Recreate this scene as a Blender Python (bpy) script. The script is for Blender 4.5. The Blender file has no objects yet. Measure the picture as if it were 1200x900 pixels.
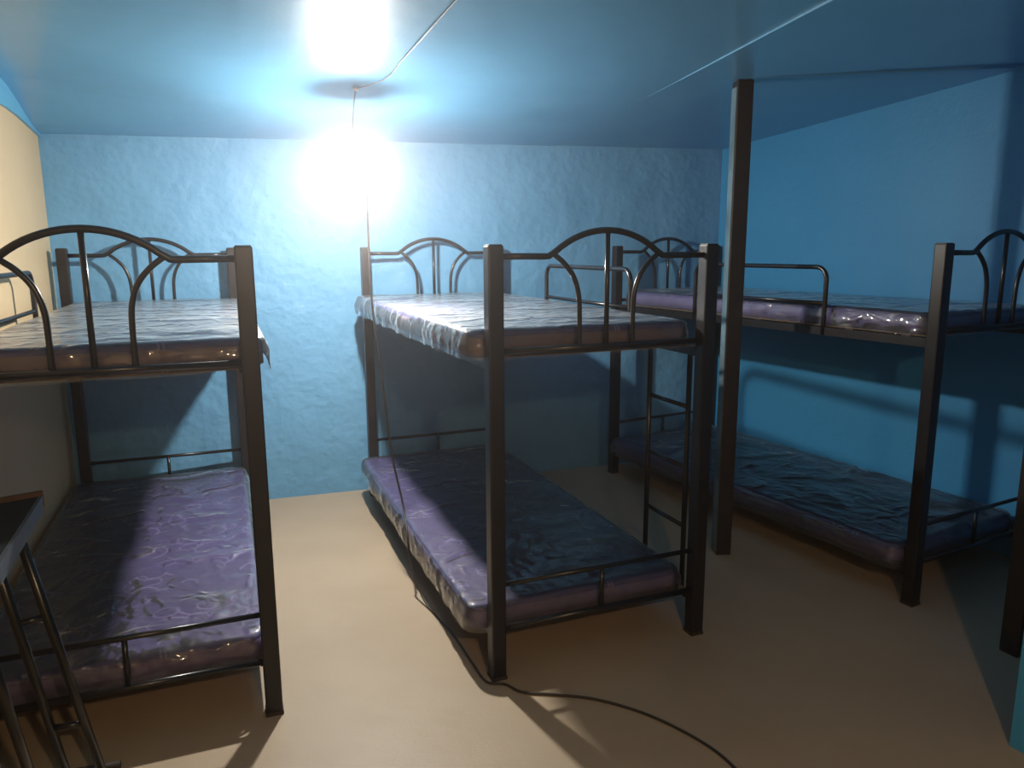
import bpy, bmesh, math, random
from mathutils import Vector, Matrix, noise
from math import sin, cos, pi

# ------------------------------------------------------------------ camera, world, exposure
SC = bpy.context.scene
COL = SC.collection
F_PX, PITCH, ROLL, CAM_H = 870.65, 0.1803, -0.0053, 1.5885
cd = bpy.data.cameras.new('camera')
cd.sensor_fit = 'HORIZONTAL'; cd.sensor_width = 36.0; cd.lens = 36.0 * F_PX / 1200.0
cd.clip_start = 0.05; cd.clip_end = 60
cam = bpy.data.objects.new('camera', cd); COL.objects.link(cam)
cam.matrix_world = (Matrix.Translation((0, 0, CAM_H)) @ Matrix.Rotation(pi / 2 - PITCH, 4, 'X')
                    @ Matrix.Rotation(ROLL, 4, 'Z'))
SC.camera = cam
SC.view_settings.view_transform = 'Standard'
SC.view_settings.look = 'None'
SC.view_settings.gamma = 1.0
SC.view_settings.use_curve_mapping = False
SC.view_settings.exposure = 0.0
SC.cycles.max_bounces = 16
SC.cycles.diffuse_bounces = 8
W = bpy.data.worlds.new('world'); SC.world = W; W.use_nodes = True
W.node_tree.nodes['Background'].inputs[0].default_value = (0.10, 0.16, 0.22, 1)
W.node_tree.nodes['Background'].inputs[1].default_value = 0.15
BLOOM_HAZE = 0.02                                    # thin haze added to the room's air to give the bulb a bloom
wv = W.node_tree.nodes.new('ShaderNodeVolumeScatter')
wv.inputs['Density'].default_value = BLOOM_HAZE; wv.inputs['Anisotropy'].default_value = 0.85
wv.inputs['Color'].default_value = (0.97, 0.95, 1.0, 1)
W.node_tree.links.new(wv.outputs[0], W.node_tree.nodes['World Output'].inputs['Volume'])
BULB = Vector((-0.731, 3.60, 1.990))
BULB2 = Vector((0.55, -0.45, 2.12))            # second bulb, behind the photographer
BULB2_STRENGTH = 1950.0
BULB_STRENGTH = 4350.0

random.seed(4)


def unproj(px, py, z):
    """photo pixel -> point at height z"""
    a, b = px - 600, py - 450
    cr, sr = cos(ROLL), sin(ROLL)
    a, b = (a * cr + b * sr) / F_PX, (-a * sr + b * cr) / F_PX
    c, s = cos(PITCH), sin(PITCH)
    y = c - b * s; zz = -s - b * c
    t = (z - CAM_H) / zz
    return Vector((a * t, y * t, z))


# ------------------------------------------------------------------ materials
def newmat(name):
    m = bpy.data.materials.new(name); m.use_nodes = True
    nt = m.node_tree; b = nt.nodes['Principled BSDF']
    return m, nt, b


def N(nt, t, **kw):
    n = nt.nodes.new(t)
    for k, v in kw.items():
        if hasattr(n, k):
            setattr(n, k, v)
        else:
            n.inputs[k].default_value = v
    return n


def coords(nt, scale=(1, 1, 1)):
    tc = N(nt, 'ShaderNodeTexCoord'); mp = N(nt, 'ShaderNodeMapping')
    mp.inputs['Scale'].default_value = scale
    nt.links.new(tc.outputs['Object'], mp.inputs['Vector'])
    return mp.outputs[0]


def ramp(nt, fac, stops):
    r = N(nt, 'ShaderNodeValToRGB')
    el = r.color_ramp.elements
    while len(el) < len(stops):
        el.new(0.5)
    for e, (p, c) in zip(el, stops):
        e.position = p; e.color = (*c, 1) if len(c) == 3 else c
    nt.links.new(fac, r.inputs[0])
    return r.outputs[0]


def plaster(name, c1, c2, rough, bumps, scale=1.3, spec=0.5, coat=0.0, coat_rough=0.2):
    """painted plaster: two-tone blotches and several octaves of bump"""
    m, nt, b = newmat(name)
    v = coords(nt)
    n = N(nt, 'ShaderNodeTexNoise', Scale=scale, Detail=6.0, Roughness=0.6)
    nt.links.new(v, n.inputs['Vector'])
    nt.links.new(ramp(nt, n.outputs[0], [(0.32, c1), (0.68, c2)]), b.inputs['Base Color'])
    b.inputs['Roughness'].default_value = rough
    b.inputs['Specular IOR Level'].default_value = spec
    b.inputs['Coat Weight'].default_value = coat
    b.inputs['Coat Roughness'].default_value = coat_rough
    prev = None
    for sc, dist, det in bumps:
        bn = N(nt, 'ShaderNodeTexNoise', Scale=sc, Detail=det, Roughness=0.6)
        nt.links.new(v, bn.inputs['Vector'])
        bp = N(nt, 'ShaderNodeBump', Strength=1.0, Distance=dist)
        nt.links.new(bn.outputs[0], bp.inputs['Height'])
        if prev:
            nt.links.new(prev, bp.inputs['Normal'])
        prev = bp.outputs[0]
    if prev:
        nt.links.new(prev, b.inputs['Normal'])
    return m


BLUE1, BLUE2 = (0.103, 0.288, 0.485), (0.128, 0.328, 0.535)
M = {}
M['blue_rough'] = plaster('blue_rough_plaster', BLUE1, BLUE2, 0.55, [(3.5, 0.030, 3.0), (22, 0.0045, 4.0)])
M['blue_smooth'] = plaster('blue_smooth_plaster', (0.034, 0.26, 0.53), (0.044, 0.285, 0.56), 0.55, [(5, 0.006, 3.0), (60, 0.001, 2.0)])
M['blue_ceiling'] = plaster('blue_gloss_ceiling', (0.115, 0.35, 0.58), (0.14, 0.39, 0.63), 0.5, [(2.2, 0.010, 2.0), (50, 0.0008, 2.0)], coat=0.6, coat_rough=0.19)
M['blue_trim'] = plaster('blue_trim_paint', (0.10, 0.34, 0.54), (0.12, 0.38, 0.58), 0.45, [(30, 0.001, 2.0)])
M['cream'] = plaster('cream_paint', (0.50, 0.385, 0.23), (0.55, 0.425, 0.265), 0.6, [(4, 0.006, 3.0), (45, 0.0012, 3.0)])
M['floor'] = plaster('beige_cement', (0.345, 0.27, 0.19), (0.42, 0.335, 0.24), 0.48, [(2.5, 0.006, 3.0), (80, 0.0006, 3.0)], scale=1.1)


def plain(name, col, rough, metallic=0.0, spec=0.5, bump=None, col2=None, scale=20):
    m, nt, b = newmat(name)
    b.inputs['Roughness'].default_value = rough
    b.inputs['Metallic'].default_value = metallic
    b.inputs['Specular IOR Level'].default_value = spec
    v = coords(nt)
    n = N(nt, 'ShaderNodeTexNoise', Scale=float(scale), Detail=4.0)
    nt.links.new(v, n.inputs['Vector'])
    c2 = col2 or tuple(min(1, c * 1.35 + 0.002) for c in col)
    nt.links.new(ramp(nt, n.outputs[0], [(0.35, col), (0.7, c2)]), b.inputs['Base Color'])
    if bump:
        bp = N(nt, 'ShaderNodeBump', Strength=0.6, Distance=bump)
        nt.links.new(n.outputs[0], bp.inputs['Height'])
        nt.links.new(bp.outputs[0], b.inputs['Normal'])
    return m


M['steel'] = plain('black_painted_steel', (0.008, 0.0065, 0.0075), 0.36, spec=0.42, bump=0.0006)
M['tube'] = plain('black_gloss_tube', (0.008, 0.0075, 0.009), 0.26, spec=0.5)
M['post'] = plain('black_primer_post', (0.016, 0.011, 0.010), 0.42, bump=0.0008, col2=(0.03, 0.022, 0.02))
M['post_blue'] = plain('mottled_blue', (0.045, 0.075, 0.095), 0.45, col2=(0.16, 0.25, 0.30), scale=3)
M['slat'] = plain('dark_steel_slat', (0.016, 0.014, 0.014), 0.5)
M['light_stop'] = plain('brown_plywood', (0.16, 0.095, 0.05), 0.7, col2=(0.22, 0.14, 0.08), scale=5)
M['cord'] = plain('dark_cord', (0.018, 0.013, 0.012), 0.5)
M['white_cord'] = plain('pale_grey_cord', (0.22, 0.21, 0.21), 0.45)
M['socket'] = plain('white_socket', (0.55, 0.55, 0.53), 0.4)
M['tabletop'] = plain('black_laminate', (0.007, 0.008, 0.009), 0.8, spec=0.15)
M['wood_edge'] = plain('brown_wood_edge', (0.06, 0.025, 0.014), 0.5, col2=(0.10, 0.045, 0.022))
M['grey_metal'] = plain('grey_blue_metal', (0.03, 0.045, 0.06), 0.45, col2=(0.05, 0.07, 0.09))
M['rubber'] = plain('dark_rubber', (0.022, 0.014, 0.010), 0.7)
M['threshold'] = plain('orange_brown_wood', (0.30, 0.12, 0.03), 0.5, col2=(0.40, 0.18, 0.05))

m, nt, b = newmat('lit_bulb')
b.inputs['Base Color'].default_value = (1, 1, 1, 1)
b.inputs['Emission Color'].default_value = (1.0, 0.93, 0.83, 1)
b.inputs['Emission Strength'].default_value = BULB_STRENGTH
M['bulb'] = m
m, nt, b = newmat('lit_warm_bulb')
b.inputs['Base Color'].default_value = (1, 1, 1, 1)
b.inputs['Emission Color'].default_value = (1.0, 0.66, 0.36, 1)
b.inputs['Emission Strength'].default_value = BULB2_STRENGTH
M['bulb_warm'] = m


def fabric(name, base, base2, line):
    """quilted purple ticking with pale printed swirls"""
    m, nt, b = newmat(name)
    v = coords(nt)
    n = N(nt, 'ShaderNodeTexNoise', Scale=2.2, Detail=3.0)
    nt.links.new(v, n.inputs['Vector'])
    dst = N(nt, 'ShaderNodeVectorMath', operation='SCALE'); dst.inputs['Scale'].default_value = 0.10
    nt.links.new(n.outputs['Color'], dst.inputs[0])
    add = N(nt, 'ShaderNodeVectorMath', operation='ADD')
    nt.links.new(v, add.inputs[0]); nt.links.new(dst.outputs[0], add.inputs[1])
    masks = []
    for sc, r, w in ((6.5, 0.42, 0.030), (9.0, 0.33, 0.035)):
        vo = N(nt, 'ShaderNodeTexVoronoi', voronoi_dimensions='2D', Scale=sc)
        nt.links.new(add.outputs[0], vo.inputs['Vector'])
        sub = N(nt, 'ShaderNodeMath', operation='SUBTRACT'); sub.inputs[1].default_value = r
        nt.links.new(vo.outputs['Distance'], sub.inputs[0])
        ab = N(nt, 'ShaderNodeMath', operation='ABSOLUTE'); nt.links.new(sub.outputs[0], ab.inputs[0])
        lt = N(nt, 'ShaderNodeMath', operation='LESS_THAN'); lt.inputs[1].default_value = w
        nt.links.new(ab.outputs[0], lt.inputs[0])
        masks.append(lt.outputs[0])
    mx = N(nt, 'ShaderNodeMath', operation='MAXIMUM')
    nt.links.new(masks[0], mx.inputs[0]); nt.links.new(masks[1], mx.inputs[1])
    # break the rings up into arcs
    n2 = N(nt, 'ShaderNodeTexNoise', Scale=7.0, Detail=1.0)
    nt.links.new(v, n2.inputs['Vector'])
    brk = ramp(nt, n2.outputs[0], [(0.52, (0, 0, 0)), (0.60, (1, 1, 1))])
    mul = N(nt, 'ShaderNodeMath', operation='MULTIPLY')
    nt.links.new(mx.outputs[0], mul.inputs[0]); nt.links.new(brk, mul.inputs[1])
    sc = N(nt, 'ShaderNodeMath', operation='MULTIPLY'); sc.inputs[1].default_value = 0.55
    nt.links.new(mul.outputs[0], sc.inputs[0])
    basec = ramp(nt, n.outputs[0], [(0.3, base), (0.7, base2)])
    mix = N(nt, 'ShaderNodeMix', data_type='RGBA')
    nt.links.new(sc.outputs[0], mix.inputs['Factor'])
    nt.links.new(basec, mix.inputs['A']); mix.inputs['B'].default_value = (*line, 1)
    nt.links.new(mix.outputs['Result'], b.inputs['Base Color'])
    b.inputs['Roughness'].default_value = 0.75
    bn = N(nt, 'ShaderNodeTexNoise', Scale=9.0, Detail=3.0)
    nt.links.new(v, bn.inputs['Vector'])
    bp = N(nt, 'ShaderNodeBump', Strength=0.7, Distance=0.012)
    nt.links.new(bn.outputs[0], bp.inputs['Height']); nt.links.new(bp.outputs[0], b.inputs['Normal'])
    return m


M['purple'] = fabric('purple_ticking', (0.026, 0.016, 0.11), (0.036, 0.023, 0.14), (0.20, 0.17, 0.36))
M['plum'] = plain('plum_border_fabric', (0.085, 0.055, 0.085), 0.8, col2=(0.13, 0.085, 0.125), scale=14)
M['purple_side'] = plain('purple_border_fabric', (0.075, 0.06, 0.17), 0.8, col2=(0.12, 0.095, 0.22), scale=14)


def plastic(name):
    m = bpy.data.materials.new(name); m.use_nodes = True
    nt = m.node_tree; nt.nodes.clear()
    out = N(nt, 'ShaderNodeOutputMaterial')
    v = coords(nt)
    prev = None
    for scl, dist, det, sq in ((4.0, 0.040, 3.0, (0.6, 1.0, 1)), (16.0, 0.011, 4.0, (1, 0.7, 1))):
        vv = coords(nt, sq)
        n = N(nt, 'ShaderNodeTexNoise', Scale=scl, Detail=det, Roughness=0.55, Distortion=0.8)
        n.noise_type = 'RIDGED_MULTIFRACTAL'
        nt.links.new(vv, n.inputs['Vector'])
        bp = N(nt, 'ShaderNodeBump', Strength=0.8, Distance=dist)
        nt.links.new(n.outputs[0], bp.inputs['Height'])
        if prev:
            nt.links.new(prev, bp.inputs['Normal'])
        prev = bp.outputs[0]
    tr = N(nt, 'ShaderNodeBsdfTransparent'); tr.inputs[0].default_value = (0.95, 0.95, 0.96, 1)
    df = N(nt, 'ShaderNodeBsdfDiffuse'); df.inputs[0].default_value = (0.85, 0.85, 0.88, 1)
    mix0 = N(nt, 'ShaderNodeMixShader'); mix0.inputs[0].default_value = 0.03
    nt.links.new(tr.outputs[0], mix0.inputs[1]); nt.links.new(df.outputs[0], mix0.inputs[2])
    gl = N(nt, 'ShaderNodeBsdfGlossy', Roughness=0.07); gl.inputs[0].default_value = (1, 1, 1, 1)
    nt.links.new(prev, gl.inputs['Normal'])
    fr = N(nt, 'ShaderNodeFresnel', IOR=1.6); nt.links.new(prev, fr.inputs['Normal'])
    gl2 = N(nt, 'ShaderNodeBsdfGlossy', Roughness=0.45); gl2.inputs[0].default_value = (1, 1, 1, 1)
    nt.links.new(prev, gl2.inputs['Normal'])
    mixg = N(nt, 'ShaderNodeMixShader'); mixg.inputs[0].default_value = 0.5
    nt.links.new(gl.outputs[0], mixg.inputs[1]); nt.links.new(gl2.outputs[0], mixg.inputs[2])
    mix = N(nt, 'ShaderNodeMixShader')
    nt.links.new(fr.outputs[0], mix.inputs[0]); nt.links.new(mix0.outputs[0], mix.inputs[1]); nt.links.new(mixg.outputs[0], mix.inputs[2])
    nt.links.new(mix.outputs[0], out.inputs[0])
    return m


M['plastic'] = plastic('clear_plastic_wrap')


# ------------------------------------------------------------------ helpers
def mesh_obj(name, bm, mat, parent=None, smooth=False):
    bmesh.ops.recalc_face_normals(bm, faces=bm.faces)
    me = bpy.data.meshes.new(name); bm.to_mesh(me); bm.free()
    me.materials.append(M[mat] if isinstance(mat, str) else mat)
    if smooth:
        for p in me.polygons:
            p.use_smooth = True
    o = bpy.data.objects.new(name, me); COL.objects.link(o)
    if parent:
        o.parent = parent
    return o


def tag(o, label, cat, group=None):
    o['label'] = label; o['category'] = cat
    if group:
        o['group'] = group
    return o


def struct(o):
    o['kind'] = 'structure'
    return o


def empty(name, loc=(0, 0, 0), rz=0.0):
    o = bpy.data.objects.new(name, None); COL.objects.link(o)
    o.empty_display_size = 0.2
    o.location = loc; o.rotation_euler = (0, 0, rz)
    return o


def add_box(bm, p0, p1, bevel=0.0):
    c = (Vector(p0) + Vector(p1)) / 2; d = Vector(p1) - Vector(p0)
    r = bmesh.ops.create_cube(bm, size=1.0, matrix=Matrix.Translation(c) @ Matrix.Diagonal((*d, 1)))
    if bevel:
        es = list({e for v in r['verts'] for e in v.link_edges})
        bmesh.ops.bevel(bm, geom=es, offset=bevel, segments=2, affect='EDGES', profile=0.6)
    return bm


def box(p0, p1, bevel=0.0):
    return add_box(bmesh.new(), p0, p1, bevel)


def add_tube(bm, pts, r, seg=10, closed=False):
    """round tube along a polyline, parallel-transported frame"""
    pts = [Vector(p) for p in pts]
    n = len(pts); rings = []
    prevn = None
    for i, p in enumerate(pts):
        if closed:
            t = pts[(i + 1) % n] - pts[i - 1]
        else:
            t = pts[min(i + 1, n - 1)] - pts[max(i - 1, 0)]
        t.normalize()
        if prevn is None:
            ref = Vector((0, 0, 1)) if abs(t.z) < 0.9 else Vector((1, 0, 0))
            a = t.cross(ref).normalized()
        else:
            a = (prevn - t * prevn.dot(t)).normalized()
        prevn = a
        b_ = t.cross(a)
        rings.append([bm.verts.new(p + r * (cos(2 * pi * k / seg) * a + sin(2 * pi * k / seg) * b_)) for k in range(seg)])
    m_ = n if closed else n - 1
    for i in range(m_):
        A, B = rings[i], rings[(i + 1) % n]
        for k in range(seg):
            bm.faces.new((A[k], A[(k + 1) % seg], B[(k + 1) % seg], B[k]))
    if not closed:
        bm.faces.new(rings[0][::-1]); bm.faces.new(rings[-1])
    return bm


def tube(pts, r, seg=10, closed=False):
    return add_tube(bmesh.new(), pts, r, seg, closed)


def spline(pts, n=8):
    """Catmull-Rom through the points"""
    P = [Vector(p) for p in pts]; P = [2 * P[0] - P[1]] + P + [2 * P[-1] - P[-2]]
    out = []
    for i in range(1, len(P) - 2):
        for k in range(n):
            t = k / n
            a, b_, c, d = P[i - 1], P[i], P[i + 1], P[i + 2]
            out.append(0.5 * ((2 * b_) + (c - a) * t + (2 * a - 5 * b_ + 4 * c - d) * t * t + (3 * b_ - a - 3 * c + d) * t ** 3))
    out.append(P[-2])
    return out


def lathe(prof, seg=28, origin=(0, 0, 0)):
    bm = bmesh.new(); O = Vector(origin); rings = []
    for r, z in prof:
        if r < 1e-5:
            rings.append([bm.verts.new(O + Vector((0, 0, z)))])
        else:
            rings.append([bm.verts.new(O + Vector((r * cos(2 * pi * k / seg), r * sin(2 * pi * k / seg), z))) for k in range(seg)])
    for A, B in zip(rings, rings[1:]):
        for k in range(seg):
            k2 = (k + 1) % seg
            if len(A) == 1 and len(B) == 1:
                continue
            if len(A) == 1:
                bm.faces.new((A[0], B[k2], B[k]))
            elif len(B) == 1:
                bm.faces.new((A[k], A[k2], B[0]))
            else:
                bm.faces.new((A[k], A[k2], B[k2], B[k]))
    return bm


def prism(poly, z0, z1):
    """poly: list of xy; z0/z1: numbers or functions of (x, y)"""
    bm = bmesh.new()
    f0 = z0 if callable(z0) else (lambda x, y: z0)
    f1 = z1 if callable(z1) else (lambda x, y: z1)
    a = [bm.verts.new((x, y, f0(x, y))) for x, y in poly]
    b_ = [bm.verts.new((x, y, f1(x, y))) for x, y in poly]
    n = len(poly)
    bm.faces.new(a[::-1]); bm.faces.new(b_)
    for i in range(n):
        bm.faces.new((a[i], a[(i + 1) % n], b_[(i + 1) % n], b_[i]))
    return bm


# ------------------------------------------------------------------ room shell
WA = math.atan(0.325)                                   # direction of the back wall
def back_y(x):
    return 5.11 + math.tan(WA) * x
CR = Vector((1.537, back_y(1.537)))           # back right corner
CL = Vector((-2.60, back_y(-2.60)))         # back left corner
RDIR = Vector((sin(0.485), -cos(0.485)))    # right wall, running towards the camera
LDIR = Vector((sin(0.36), -cos(0.36)))      # left wall
FRONT = -1.6
def along(c, d, y):
    return c + d * ((y - c.y) / d.y)
FR_ = along(CR, RDIR, FRONT); FL_ = along(CL, LDIR, FRONT)
def dist_back(x, y):
    return (back_y(x) - y) * cos(WA)
def smooth(t):
    t = max(0.0, min(1.0, t)); return t * t * (3 - 2 * t)
def ceil_main(x, y):
    d = dist_back(x, y)
    lw = (Vector((x, y)) - CL).dot(Vector((LDIR.y, -LDIR.x))) * -1      # distance from the left wall
    return 2.261 + 0.015 * x + 0.0465 * max(d, 0) + 0.115 * smooth(1 - abs(lw) / 1.3) * smooth(d / 0.75)

T = 0.12
# floor
struct(mesh_obj('floor', prism([(FL_.x - .3, FRONT - .2), (FR_.x + .3, FRONT - .2), (CR.x + .3, CR.y + .15), (CL.x - .3, CL.y + .15)], -0.1, 0.0), 'floor'))
# back wall (rough plaster, gently uneven)
def wall_slab(name, a, b_, nrm, z1, mat, sub=1):
    a, b_, n_ = Vector(a), Vector(b_), Vector(nrm)
    poly = [tuple(a), tuple(b_), tuple(b_ + n_ * T), tuple(a + n_ * T)]
    return struct(mesh_obj(name, prism(poly, 0.0, z1), mat))
bdir = Vector((cos(WA), sin(WA))); bn = Vector((-sin(WA), cos(WA)))
wall_slab('wall_back', CL - bdir * 0.25, CR + bdir * 0.25, bn, 2.9, 'blue_rough')
ln = Vector((-cos(0.36), -sin(0.36)))
wall_slab('wall_left', CL, FL_, ln, 2.9, 'cream')
rn = Vector((cos(0.485), sin(0.485)))
wall_slab('wall_right', CR, FR_, rn, 3.1, 'blue_smooth')
wall_slab('wall_front', (FL_.x - .2, FRONT), (FR_.x + .2, FRONT), (0, -1), 3.1, 'cream')

# ceiling: one large boarded field and two plywood panels hung at the right
S1 = Vector((0.80, 3.63))                      # where the seams meet, at the steel post
S1d = Vector((0.286, -0.958)).normalized()
S1_back = Vector((0.29, back_y(0.29) + 0.05))
S1_front = S1 + S1d * ((FRONT - S1.y) / S1d.y)
def seam(y):
    if y > S1.y:
        t = (y - S1.y) / (S1_back.y - S1.y); return S1.lerp(S1_back, t)
    t = (y - S1.y) / (S1_front.y - S1.y); return S1.lerp(S1_front, t)
bm = bmesh.new()
NU, NV = 36, 48
grid = []
for j in range(NV + 1):
    v = j / NV
    row = []
    for i in range(NU + 1):
        u = i / NU
        yl = CL.y + 0.06 + (FRONT - 0.05 - CL.y) * v
        L_ = along(CL + ln * 0.05, LDIR, yl)
        yr = S1_back.y + (FRONT - 0.05 - S1_back.y) * v
        R_ = seam(yr)
        p = L_.lerp(R_, u)
        row.append((p.x, p.y, ceil_main(p.x, p.y)))
    grid.append(row)
lo = [[bm.verts.new(p) for p in row] for row in grid]
hi = [[bm.verts.new((p[0], p[1], p[2] + 0.05)) for p in row] for row in grid]
for j in range(NV):
    for i in range(NU):
        bm.faces.new((lo[j][i], lo[j][i + 1], lo[j + 1][i + 1], lo[j + 1][i]))
        bm.faces.new((hi[j][i], hi[j + 1][i], hi[j + 1][i + 1], hi[j][i + 1]))
for j in range(NV):
    for i in (0, NU):
        bm.faces.new((lo[j][i], lo[j + 1][i], hi[j + 1][i], hi[j][i]))
for i in range(NU):
    for j in (0, NV):
        bm.faces.new((lo[j][i], lo[j][i + 1], hi[j][i + 1], hi[j][i]))
ceiling = struct(mesh_obj('ceiling', bm, 'blue_ceiling', smooth=False))

S2e = Vector((2.488, 3.805)) + rn * 0.04 + RDIR * 0.02
nudge = Vector((S1d.y, -S1d.x)) * 0.02         # let the panels lap under the main field
def panel(c00, c10, c11, c01, n=12, th=0.10):
    """warped plywood panel through four 3-D corners"""
    bm = bmesh.new(); rows = []
    for j in range(n + 1):
        a_ = Vector(c00).lerp(Vector(c01), j / n); b_ = Vector(c10).lerp(Vector(c11), j / n)
        rows.append([a_.lerp(b_, i / n) for i in range(n + 1)])
    lo = [[bm.verts.new(p) for p in r] for r in rows]
    hi = [[bm.verts.new(p + Vector((0, 0, th))) for p in r] for r in rows]
    for j in range(n):
        for i in range(n):
            bm.faces.new((lo[j][i], lo[j][i + 1], lo[j + 1][i + 1], lo[j + 1][i]))
            bm.faces.new((hi[j][i], hi[j + 1][i], hi[j + 1][i + 1], hi[j][i + 1]))
        for r0 in (0, n):
            bm.faces.new((lo[j][r0], lo[j + 1][r0], hi[j + 1][r0], hi[j][r0]))
            bm.faces.new((lo[r0][j], lo[r0][j + 1], hi[r0][j + 1], hi[r0][j]))
    return bm
def at(p, z):
    return (p.x, p.y, z)
zS1 = ceil_main(*S1)
CRo = CR + rn * .05 + bn * .05
FRc = along(CR + rn * .05, RDIR, FRONT - .05)
mesh_obj('ceiling_panel', panel(at(S1 + nudge, zS1 - .002), at(S2e, 2.438), at(CRo, 2.284), at(S1_back + nudge, ceil_main(*S1_back) + .003)), 'blue_ceiling', ceiling)
mesh_obj('ceiling_panel', panel(at(S1_front + nudge, ceil_main(*S1_front) - .030), at(FRc, 2.80), at(S2e, 2.452), at(S1 + nudge, zS1 - .003)), 'blue_ceiling', ceiling)

# blue timber trim under the ceiling along the cream wall
bm = bmesh.new()
secs = []
for k in range(30):
    s = k / 29 * 6.4
    p = CL + LDIR * s
    q = p - ln * 0.014
    zc = ceil_main(p.x, p.y) + 0.01
    gap = 0.012 + 0.125 * smooth(s / 0.9) + 0.01
    secs.append([bm.verts.new((p.x, p.y, zc)), bm.verts.new((q.x, q.y, zc)), bm.verts.new((q.x, q.y, zc - gap)), bm.verts.new((p.x, p.y, zc - gap))])
for A, B in zip(secs, secs[1:]):
    for k in range(4):
        bm.faces.new((A[k], A[(k + 1) % 4], B[(k + 1) % 4], B[k]))
bm.faces.new(secs[0]); bm.faces.new(secs[-1][::-1])
struct(mesh_obj('trim_1', bm, 'blue_trim'))

# end of a blue partition wall at the right edge of the view
pe = Vector((1.600, 2.150)); pd = rn; pt_ = RDIR
poly = [pe, pe + pd * 1.75, pe + pd * 1.75 + pt_ * 0.1, pe + pt_ * 0.1]
struct(mesh_obj('wall_partition', prism([tuple(p) for p in poly], 0.0, 2.42), 'blue_smooth'))
th = mesh_obj('door_threshold', prism([tuple(pe + pt_ * 0.1 + pd * .012), tuple(pe + pd * .012 + pt_ * 0.9), tuple(pe + pd * 0.09 + pt_ * 0.9), tuple(pe + pd * 0.09 + pt_ * .1)], 0.0, 0.025), 'threshold')
tag(th, 'orange-brown wooden threshold at the foot of the blue partition', 'threshold')

# ------------------------------------------------------------------ tall steel posts
def steel_post(pos, rz, size, label, coloured, top_z):
    root = empty('steel_post', (pos[0], pos[1], 0), rz)
    tag(root, label, 'post', 'steel posts from floor to ceiling')
    h = size / 2
    top = top_z
    mesh_obj('shaft', box((-h, -h, 0.006), (h, h, top), 0.005), 'post', root)
    mesh_obj('base_plate', box((-h + .002, -h + .002, 0), (h - .002, h - .002, 0.007)), 'post', root)
    if coloured:
        f = mesh_obj('blue_face', box((-h - 0.0025, -h + .006, 0.01), (-h - 0.0002, h - .004, top - .03)), 'post_blue', root)  # thin mottled blue strip over one side face of the shaft
        f['label'] = 'side face in mottled pale blue'
    return root
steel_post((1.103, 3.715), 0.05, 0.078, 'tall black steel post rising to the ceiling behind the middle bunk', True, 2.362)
steel_post((1.990, 2.715), 0.45, 0.074, 'black steel post cut off by the right edge, beside the partition', False, 2.478)

# ------------------------------------------------------------------ bunk beds
BW, BL, PH, PS = 0.8788, 2.29, 1.60, 0.056
R1, R2 = 0.0115, 0.0095
def arc_pts(c, r, a0, a1, n, f):
    return [f(c[0] + r * cos(a0 + (a1 - a0) * k / n), c[1] + r * sin(a0 + (a1 - a0) * k / n)) for k in range(n + 1)]

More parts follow.
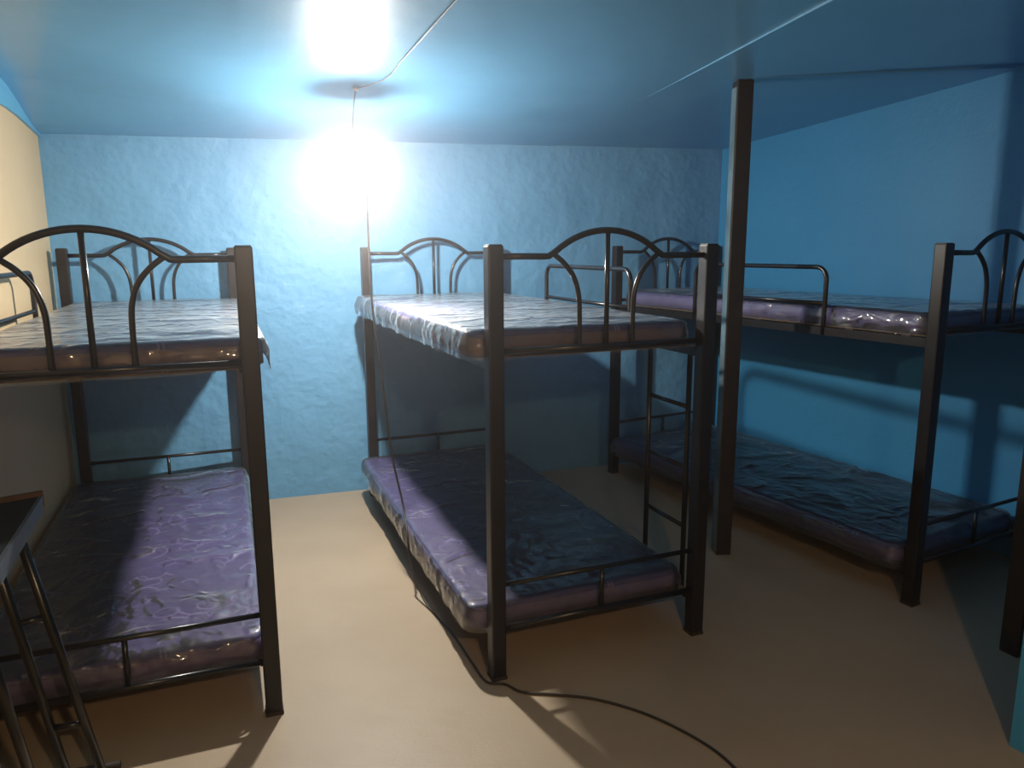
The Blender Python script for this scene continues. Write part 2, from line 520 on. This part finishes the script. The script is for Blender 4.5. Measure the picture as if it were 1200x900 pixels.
def bunk_bed(pos, rz, label, guard_side, ladder):
    root = empty('bunk_bed', (pos[0], pos[1], 0), rz)
    tag(root, label, 'bunk bed', 'black steel bunk beds')
    h = PS / 2
    post_me = None
    for x in (0, BW):
        for y in (0, BL):
            if post_me is None:
                o = mesh_obj('post', box((-h, -h, 0.012), (h, h, PH), 0.006), 'steel', root); post_me = o.data
            else:
                o = bpy.data.objects.new('post', post_me); COL.objects.link(o); o.parent = root
            o.location = (x, y, 0)
            ft = mesh_obj('foot_cap', box((-h - .002, -h - .002, 0), (h + .002, h + .002, 0.014), 0.003), 'rubber', o)
            cp = mesh_obj('post_cap', box((-h + .004, -h + .004, PH - .002), (h - .004, h - .004, PH + .003), 0.002), 'steel', o)
    zr, zp, zb = 1.562, 1.652, 1.235
    a0, a1 = 0.245 * BW, 0.755 * BW
    for y in (0, BL):
        # arched top rail: straight stubs and a circular arch between them
        half = (a1 - a0) / 2; sag = zp - zr; rad = (half * half + sag * sag) / (2 * sag)
        cz = zp - rad; ang = math.asin(half / rad)
        arch = [(BW / 2 + rad * sin(t), y, cz + rad * cos(t)) for t in [(-1 + 2 * k / 20) * ang for k in range(21)]]
        pts = [(h - .004, y, zr), (a0 * 0.55, y, zr), (a0 - 0.025, y, zr - .001), (a0 - 0.008, y, zr + .0)] + arch[1:-1] + [(a1 + 0.008, y, zr), (a1 + .025, y, zr - .001), (BW - a0 * 0.55, y, zr), (BW - h + .004, y, zr)]
        mesh_obj('arched_rail', tube(pts, R1, 12), 'tube', root, True)
        mesh_obj('centre_spindle', tube([(BW / 2, y, zp), (BW / 2, y, zb)], R2, 10), 'tube', root, True)
        for s in (-1, 1):
            X = lambda u: BW / 2 + s * (u - .5) * -BW
            cur = spline([(X(0.262), y, zr + 0.004), (X(0.305), y, 1.535), (X(0.345), y, 1.49), (X(0.368), y, 1.43), (X(0.374), y, 1.36), (X(0.374), y, zb)], 6)
            mesh_obj('curved_spindle', tube(cur, R2, 10), 'tube', root, True)
        mesh_obj('end_bar', tube([(h - .004, y, zb), (BW - h + .004, y, zb)], R1, 12), 'tube', root, True)
        mesh_obj('lower_rail', tube([(h - .004, y, 0.368), (BW - h + .004, y, 0.368)], R2, 10), 'tube', root, True)
        mesh_obj('lower_end_bar', tube([(h - .004, y, 0.195), (BW - h + .004, y, 0.195)], R1, 12), 'tube', root, True)
        mesh_obj('rail_stub', tube([(BW / 2, y, 0.368), (BW / 2, y, 0.195)], R2, 10), 'tube', root, True)
    for z in (1.205, 0.17):
        for x, s in ((0, 1), (BW, -1)):
            bm = box((x - .003, h - .003, z - .042), (x + .003, BL - h + .003, z - .002))
            add_box(bm, (min(x, x + s * .035), h - .003, z - .006), (max(x, x + s * .035), BL - h + .003, z - .002))
            mesh_obj('side_rail', bm, 'steel', root)
        mesh_obj('light_stop_board', box((0.006, h + .004, z + .0031), (BW - .006, BL - h - .004, z + .0043)), 'light_stop', root)  # unseen board added to block bulb light leaking past the mattress
        sl = None
        for k in range(8):
            yy = 0.14 + k * (BL - 0.28) / 7
            if sl is None:
                o = mesh_obj('slat', box((0.004, -0.022, z - .002), (BW - .004, 0.022, z + .003)), 'slat', root); sl = o.data
            else:
                o = bpy.data.objects.new('slat', sl); COL.objects.link(o); o.parent = root
            o.location = (0, yy, 0)
    # guard hoop above the side rail of the upper bunk
    gx = 0.0 if guard_side < 0 else BW
    y0, y1, zt, rr = 0.25 * BL, 0.655 * BL, 1.492, 0.06
    pts = [(gx, y0, 1.165)] + [(gx, y0, z) for z in (1.25, 1.38)]
    pts += arc_pts((y0 + rr, zt - rr), rr, pi, pi / 2, 6, lambda a, b_: (gx, a, b_))
    pts += [(gx, (y0 + y1) / 2, zt)]
    pts += arc_pts((y1 - rr, zt - rr), rr, pi / 2, 0, 6, lambda a, b_: (gx, a, b_))
    pts += [(gx, y1, z) for z in (1.38, 1.25, 1.165)]
    mesh_obj('guard_rail', tube(pts, R1, 12), 'tube', root, True)
    mesh_obj('guard_bar', tube([(gx, y0, 1.318), (gx, y1, 1.318)], R2, 10), 'tube', root, True)
    if ladder:
        lx = gx + 0.022 * (1 if guard_side > 0 else -1)
        for yy in (0.055 * BL, 0.185 * BL):
            mesh_obj('ladder_rail', tube([(lx, yy, 0.13), (lx, yy, 1.20)], R1, 10), 'tube', root, True)
        for z in (0.42, 0.68, 0.94):
            mesh_obj('rung', tube([(lx, 0.055 * BL, z), (lx, 0.185 * BL, z)], R2, 10), 'tube', root, True)
    return root

BEDS = {
    'C': ((-0.0612, 2.5573), 0.3789),
    'L': ((-1.6559, 2.0357), 0.370),
    'R': ((1.7935, 3.1247), 0.485),
}
bunk_bed(*BEDS['L'], 'black steel bunk bed standing beside the cream wall', -1, False)
bunk_bed(*BEDS['C'], 'black steel bunk bed with a ladder on its side, in the middle', 1, True)
bunk_bed(*BEDS['R'], 'black steel bunk bed along the blue side wall behind the tall post', -1, False)

# ------------------------------------------------------------------ mattresses in plastic wrap
def edge_steps(half, r, n_in, n_edge):
    e = [half - r * (1 - cos(pi / 2 * k / n_edge)) if False else half - r * (1 - sin(pi / 2 * k / n_edge)) for k in range(n_edge + 1)]
    inner = [(half - r) * k / n_in for k in range(n_in)]
    pos = inner + e
    return [-p for p in reversed(pos[1:])] + pos

def soft_slab(w, l, t, rp, rz, seed, amp, side_amp, skirt=0.0, nin=(16, 44), open_bottom=False, folds=0):
    """rounded slab centred on x,y with its underside at z=0; noise makes it soft / crinkled"""
    xs = edge_steps(w / 2, rp, nin[0], 5); ys = edge_steps(l / 2, rp, nin[1], 5)
    so = Vector((seed * 7.3, seed * 3.1, seed * 1.7))
    def planmap(x, y):
        cx = max(-w / 2 + rp, min(w / 2 - rp, x)); cy = max(-l / 2 + rp, min(l / 2 - rp, y))
        d = Vector((x - cx, y - cy))
        if d.x and d.y:
            d *= max(abs(d.x), abs(d.y)) / d.length
        return Vector((cx + d.x, cy + d.y))
    def edge_dist(x, y):
        cx = max(-w / 2 + rp, min(w / 2 - rp, x)); cy = max(-l / 2 + rp, min(l / 2 - rp, y))
        return min(w / 2 - abs(x), l / 2 - abs(y)) if (cx == x or cy == y) else rp - Vector((x - cx, y - cy)).length
    rnd = random.Random(seed * 13 + 5)
    fl = [(rnd.uniform(-.42, .42) * w, rnd.uniform(-.47, .47) * l, rnd.uniform(-.5, .5), rnd.uniform(.06, .20), rnd.uniform(.006, .012), rnd.uniform(.012, .018)) for _ in range(folds)]
    def fold(x, y):
        r = 0.0
        for fx, fy, k, ln_, A, wd in fl:
            dx = x - fx
            if abs(dx) < ln_ * 1.8:
                dy = y - fy - k * dx - 0.012 * sin(dx * 31 + fy * 9)
                r += A * math.exp(-(dy / wd) ** 2) * math.exp(-(dx / ln_) ** 4)
        return r
    bm = bmesh.new()
    def wr(p, sc=1.0):
        n1 = noise.noise(Vector((p.x * 5, p.y * 3.2, p.z * 4)) + so)
        n2 = 1 - abs(noise.noise(Vector((p.x * 9, p.y * 6, p.z * 9)) + so * 2)) * 2
        n3 = noise.noise(Vector((p.x * 24, p.y * 19, p.z * 24)) + so)
        return sc * (0.5 * n1 + 0.35 * n2 + 0.25 * n3)
    top = []
    for y in ys:
        row = []
        for x in xs:
            q = planmap(x, y); e = max(0.0, edge_dist(q.x, q.y))
            z = t
            if e < rz:
                z = t - rz * (1 - math.sqrt(max(0, 1 - ((rz - e) / rz) ** 2)))
            p = Vector((q.x, q.y, z)); z += wr(p, amp) * min(1, e / 0.03 + 0.2)
            if folds:
                z += fold(q.x, q.y) * min(1, e / 0.04)
            row.append(bm.verts.new((q.x, q.y, z)))
        top.append(row)
    ny, nx = len(ys), len(xs)
    for j in range(ny - 1):
        for i in range(nx - 1):
            bm.faces.new((top[j][i], top[j][i + 1], top[j + 1][i + 1], top[j + 1][i]))
    ring = [top[0][i] for i in range(nx)] + [top[j][-1] for j in range(1, ny)] + [top[-1][i] for i in range(nx - 2, -1, -1)] + [top[j][0] for j in range(ny - 2, 0, -1)]
    prev = ring
    base = [v.co.copy() for v in ring]
    levels = [0.72, 0.45, 0.2, 0.0]
    nr = len(ring)
    for li, f in enumerate(levels):
        cur = []
        for k, c in enumerate(base):
            z = (t - rz) * f
            n_ = Vector((c.x, c.y, 0)); inn = planmap(c.x * .96, c.y * .985)
            n_ = (Vector((c.x, c.y)) - Vector((max(-w / 2 + rp, min(w / 2 - rp, c.x)), max(-l / 2 + rp, min(l / 2 - rp, c.y)))))
            n_ = n_.normalized() if n_.length > 1e-6 else Vector((0, 0))
            p = Vector((c.x, c.y, z))
            off = wr(p, side_amp) + side_amp * 0.5 * sin(pi * f)
            if li == len(levels) - 1:
                off -= 0.006 if not skirt else -0.004
                z -= skirt * (0.5 + 0.5 * noise.noise(Vector((c.x * 7, c.y * 7, 0)) + so))
            cur.append(bm.verts.new((c.x + n_.x * off, c.y + n_.y * off, z)))
        for k in range(nr):
            bm.faces.new((prev[k], prev[(k + 1) % nr], cur[(k + 1) % nr], cur[k]))
        prev = cur
    if not open_bottom:
        bm.faces.new(prev)
    return bm

def border_strip(w, l, t, rp, lift):
    """fabric band round the sides of the pad"""
    bm = bmesh.new(); pts = []
    ww, ll = w / 2 + lift, l / 2 + lift
    for sx, sy, a0 in ((1, 1, 0), (-1, 1, pi / 2), (-1, -1, pi), (1, -1, 1.5 * pi)):
        for k in range(7):
            a = a0 + pi / 2 * k / 6
            pts.append((sx * (ww - rp) + rp * cos(a), sy * (ll - rp) + rp * sin(a)))
    full = []
    for i, p in enumerate(pts):
        q = pts[(i + 1) % len(pts)]
        L_ = math.hypot(q[0] - p[0], q[1] - p[1]); n = max(1, int(L_ / 0.06))
        for k in range(n):
            full.append((p[0] + (q[0] - p[0]) * k / n, p[1] + (q[1] - p[1]) * k / n))
    rows = []
    for z in (0.008, t * .45, t - 0.02):
        rows.append([bm.verts.new((x, y, z)) for x, y in full])
    inner = [[bm.verts.new((x * .985, y * .994, z)) for x, y in full] for z in (0.008, t - 0.02)]
    n = len(full)
    for A, B in ((rows[0], rows[1]), (rows[1], rows[2]), (rows[2], inner[1]), (inner[0], rows[0])):
        for k in range(n):
            bm.faces.new((A[k], A[(k + 1) % n], B[(k + 1) % n], B[k]))
    return bm

def mattress(bed, u0, u1, z, seed, label, side_mat, tilt=0.0, v0=0.042, v1=BL - 0.042):
    (px, py), a = BEDS[bed]
    uu = Vector((cos(a), sin(a))); vv = Vector((-sin(a), cos(a)))
    c = Vector((px, py)) + uu * (u0 + u1) / 2 + vv * (v0 + v1) / 2
    root = empty('mattress', (c.x, c.y, z), a + tilt)
    tag(root, label, 'mattress', 'plastic-wrapped mattresses on the bunks')
    w, l, t = u1 - u0, v1 - v0, 0.098
    wi, li = w - 0.03, l - 0.02
    mesh_obj('pad', soft_slab(wi, li, t - .006, 0.055, 0.022, seed, 0.004, 0.003), 'purple', root, True)
    mesh_obj('border', border_strip(wi, li, t - .006, 0.055, 0.003), side_mat, root, True)
    pc = mesh_obj('plastic_cover', soft_slab(w, l, t, 0.06, 0.024, seed + 11, 0.007, 0.014, skirt=0.02, nin=(30, 120), open_bottom=True, folds=9 if z < 1 else 0), 'plastic', root, True)
    pc['label'] = 'clear crinkled plastic wrap'
    return root

ZU, ZL = 1.2095, 0.1745
mattress('L', 0.035, 0.935, ZU, 1, 'plastic-wrapped mattress on the upper bunk beside the cream wall', 'plum')
mattress('L', -0.06, 0.875, ZL, 2, 'purple swirl-patterned mattress in plastic on the lower bunk beside the cream wall', 'purple_side')
mattress('C', -0.085, 0.850, ZU, 3, 'plastic-wrapped mattress on the upper bunk of the middle bed, near the bulb', 'plum')
mattress('C', -0.095, 0.850, ZL, 4, 'purple mattress in shiny plastic on the lower bunk of the middle bed', 'purple_side')
mattress('R', 0.030, 0.870, ZU, 5, 'plastic-wrapped mattress on the upper bunk along the blue side wall', 'purple_side')
mattress('R', -0.075, 0.865, ZL, 6, 'dim blue-purple mattress on the lower bunk along the blue side wall', 'purple_side')

# ------------------------------------------------------------------ hanging bulb and its wiring
def hanging_bulb(pos, mat, zc, label):
    lamp = empty('hanging_bulb', tuple(pos))
    tag(lamp, label, 'light bulb', 'bare bulbs hanging from the ceiling')
    rb = 0.036
    prof = [(0, -rb)] + [(rb * sin(t), -rb * cos(t)) for t in [pi * k / 18 * 0.57 for k in range(1, 19)]]
    mesh_obj('bulb', lathe(prof), mat, lamp, True)
    re_, ze_ = prof[-1]
    mesh_obj('bulb_body', lathe([(0, ze_ - .002), (re_ + .004, ze_ - .002), (re_ + .004, ze_ + .008), (0.028, 0.050), (0.020, 0.066), (0, 0.066)]), 'socket', lamp, True)
    mesh_obj('socket', lathe([(0, 0.062), (0.024, 0.062), (0.026, 0.068), (0.026, 0.098), (0.020, 0.112), (0.008, 0.120), (0, 0.120)]), 'socket', lamp, True)
    h_ = zc - pos.z
    mesh_obj('drop_wire', tube(spline([(0, 0, 0.118), (0.003, -0.004, 0.12 + 0.3 * (h_ - .12)), (0.012, -0.02, 0.12 + 0.65 * (h_ - .12)), (0.03, -0.05, h_ - 0.006)], 6), 0.0028, 8), 'white_cord', lamp, True)
    mesh_obj('ceiling_hook', lathe([(0, -0.012), (0.010, -0.012), (0.014, -0.004), (0.014, 0.0)], 16, (0.03, -0.05, h_ - 0.002)), 'socket', lamp, True)
    return lamp
zc = ceil_main(BULB.x + .03, BULB.y - .05)
hanging_bulb(BULB, 'bulb', zc, 'bare lit bulb hanging on a wire from the blue ceiling')
hanging_bulb(BULB2, 'bulb_warm', ceil_main(BULB2.x + .03, BULB2.y - .05), 'second bare bulb, warmer, hanging outside the view behind the photographer')

# wire running along the ceiling towards the camera
def ceil_pt(px, py, drop):
    z = 2.34
    for _ in range(8):
        p = unproj(px, py, z); z = ceil_main(p.x, p.y) - drop
    return unproj(px, py, z)
start = BULB + Vector((0.032, -0.055, zc - BULB.z - 0.008))
wp = [start, ceil_pt(452, 92, 0.008), ceil_pt(470, 72, 0.006), ceil_pt(495, 45, 0.014), ceil_pt(535, 0, 0.008)]
dirn = (wp[-1] - wp[-2]).normalized()
for k in (0.5, 1.2, 2.2):
    q = wp[4] + dirn * k; q.z = ceil_main(q.x, q.y) - 0.008; wp.append(q)
o = mesh_obj('ceiling_wire', tube(spline(wp, 8), 0.0024, 8), 'white_cord', smooth=True)
tag(o, 'thin electric wire running along the ceiling to the bulb', 'wire')

# dark cord dropping from the socket to the lower middle bunk, then out over the floor
(px, py), a = BEDS['C']
uu = Vector((cos(a), sin(a))); vv = Vector((-sin(a), cos(a)))
def cb(u, v, z):
    q = Vector((px, py)) + uu * u + vv * v
    return (q.x, q.y, z)
def ray(pxl, pyl, Y):
    p = unproj(pxl, pyl, 0.0) if pyl > 292 else unproj(pxl, pyl, CAM_H + 1)
    o_ = Vector((0, 0, CAM_H)); d = p - o_
    return tuple(o_ + d * (Y / d.y))
cp = [tuple(BULB + Vector((0.026, 0.0, 0.10))), tuple(BULB + Vector((0.052, -0.01, 0.06))), ray(431, 262, 3.66), ray(435, 345, 3.62), ray(446, 430, 3.57), ray(459, 530, 3.50), ray(472, 590, 3.43), cb(-0.128, 0.845, 0.275), cb(-0.130, 0.80, 0.17),
      cb(-0.112, 0.70, 0.05), cb(-0.09, 0.58, 0.006), cb(-0.065, 0.35, 0.006), cb(-0.060, 0.12, 0.006), cb(-0.052, -0.02, 0.006)]
for q in ((592, 802), (612, 811), (650, 814), (700, 820), (760, 838), (820, 868), (858, 897)):
    p = unproj(*q, 0.006); cp.append(tuple(p))
cp += [(0.72, 1.90, 0.006), (0.70, 1.6, 0.006), (0.62, 1.2, 0.006)]
o = mesh_obj('extension_cord', tube(spline(cp, 8), 0.0048, 8), 'cord', smooth=True)
tag(o, 'thin dark cord hanging from the bulb and snaking over the floor', 'cord')

# ------------------------------------------------------------------ folding table in the near left corner
ZT = 0.92
c0 = unproj(45, 582, ZT); cl = unproj(0, 590, ZT); cn = unproj(2, 648, ZT)
e1 = (cl - c0).normalized(); e2 = (cn - c0).normalized()
tb = empty('folding_table', (c0.x, c0.y, 0))
tag(tb, 'dark folding table with splayed tube legs in the near left corner', 'table')
O = Vector((c0.x, c0.y, 0))
A0 = Vector((0, 0)); A1 = Vector((e1.x, e1.y)) * 0.26; A2 = A1 + Vector((e2.x, e2.y)) * 0.50; A3 = Vector((e2.x, e2.y)) * 0.50
mesh_obj('table_top', prism([tuple(A0), tuple(A1), tuple(A2), tuple(A3)], ZT - 0.022, ZT), 'tabletop', tb)
n1 = Vector((-e1.y, e1.x)); n1 = n1 if n1.dot(Vector((e2.x, e2.y))) < 0 else -n1
q0 = A0 + n1 * 0.001 - Vector((e1.x, e1.y)) * .012
mesh_obj('wood_edge', prism([tuple(q0), tuple(A1 + n1 * .001), tuple(A1 + n1 * 0.018), tuple(q0 + n1 * .017)], ZT - 0.030, ZT + 0.012), 'wood_edge', tb)
n2 = Vector((-e2.y, e2.x)); n2 = n2 if n2.dot(Vector((e1.x, e1.y))) < 0 else -n2
mesh_obj('metal_edge', prism([tuple(A0 + n2 * .001), tuple(A3 + n2 * .001), tuple(A3 + n2 * .010), tuple(A0 + n2 * .010)], ZT - 0.045, ZT + 0.001), 'grey_metal', tb)
def leg(top_px, bot_px, ztop=ZT - 0.03, zbot=0.02):
    a_ = unproj(*top_px, ztop) - O; b_ = unproj(*bot_px, zbot) - O
    o = mesh_obj('leg', tube([tuple(a_), tuple(b_)], 0.0125, 12), 'tube', tb, True)
    d = (b_ - a_).normalized()
    mesh_obj('foot_cap', tube([tuple(b_ - d * 0.04), tuple(b_ + d * 0.012)], 0.0155, 12), 'rubber', o, True)
    return a_, b_
l1 = leg((20, 622), (126, 922)); l2 = leg((-14, 632), (84, 925)); l3 = leg((-40, 690), (62, 985)); l4 = leg((-70, 700), (26, 990))
for P, Q in ((l1, l2), (l3, l4)):
    for f in (0.30, 0.72):
        mesh_obj('stretcher', tube([tuple(P[0].lerp(P[1], f)), tuple(Q[0].lerp(Q[1], f))], 0.009, 10), 'tube', tb, True)
fb = unproj(141, 897, 0.012) - O
mesh_obj('foot_bar', tube([tuple(Vector((fb.x, fb.y, 0.014))), tuple(Vector((fb.x - 0.22, fb.y - 0.06, 0.014)))], 0.013, 10), 'rubber', tb, True)
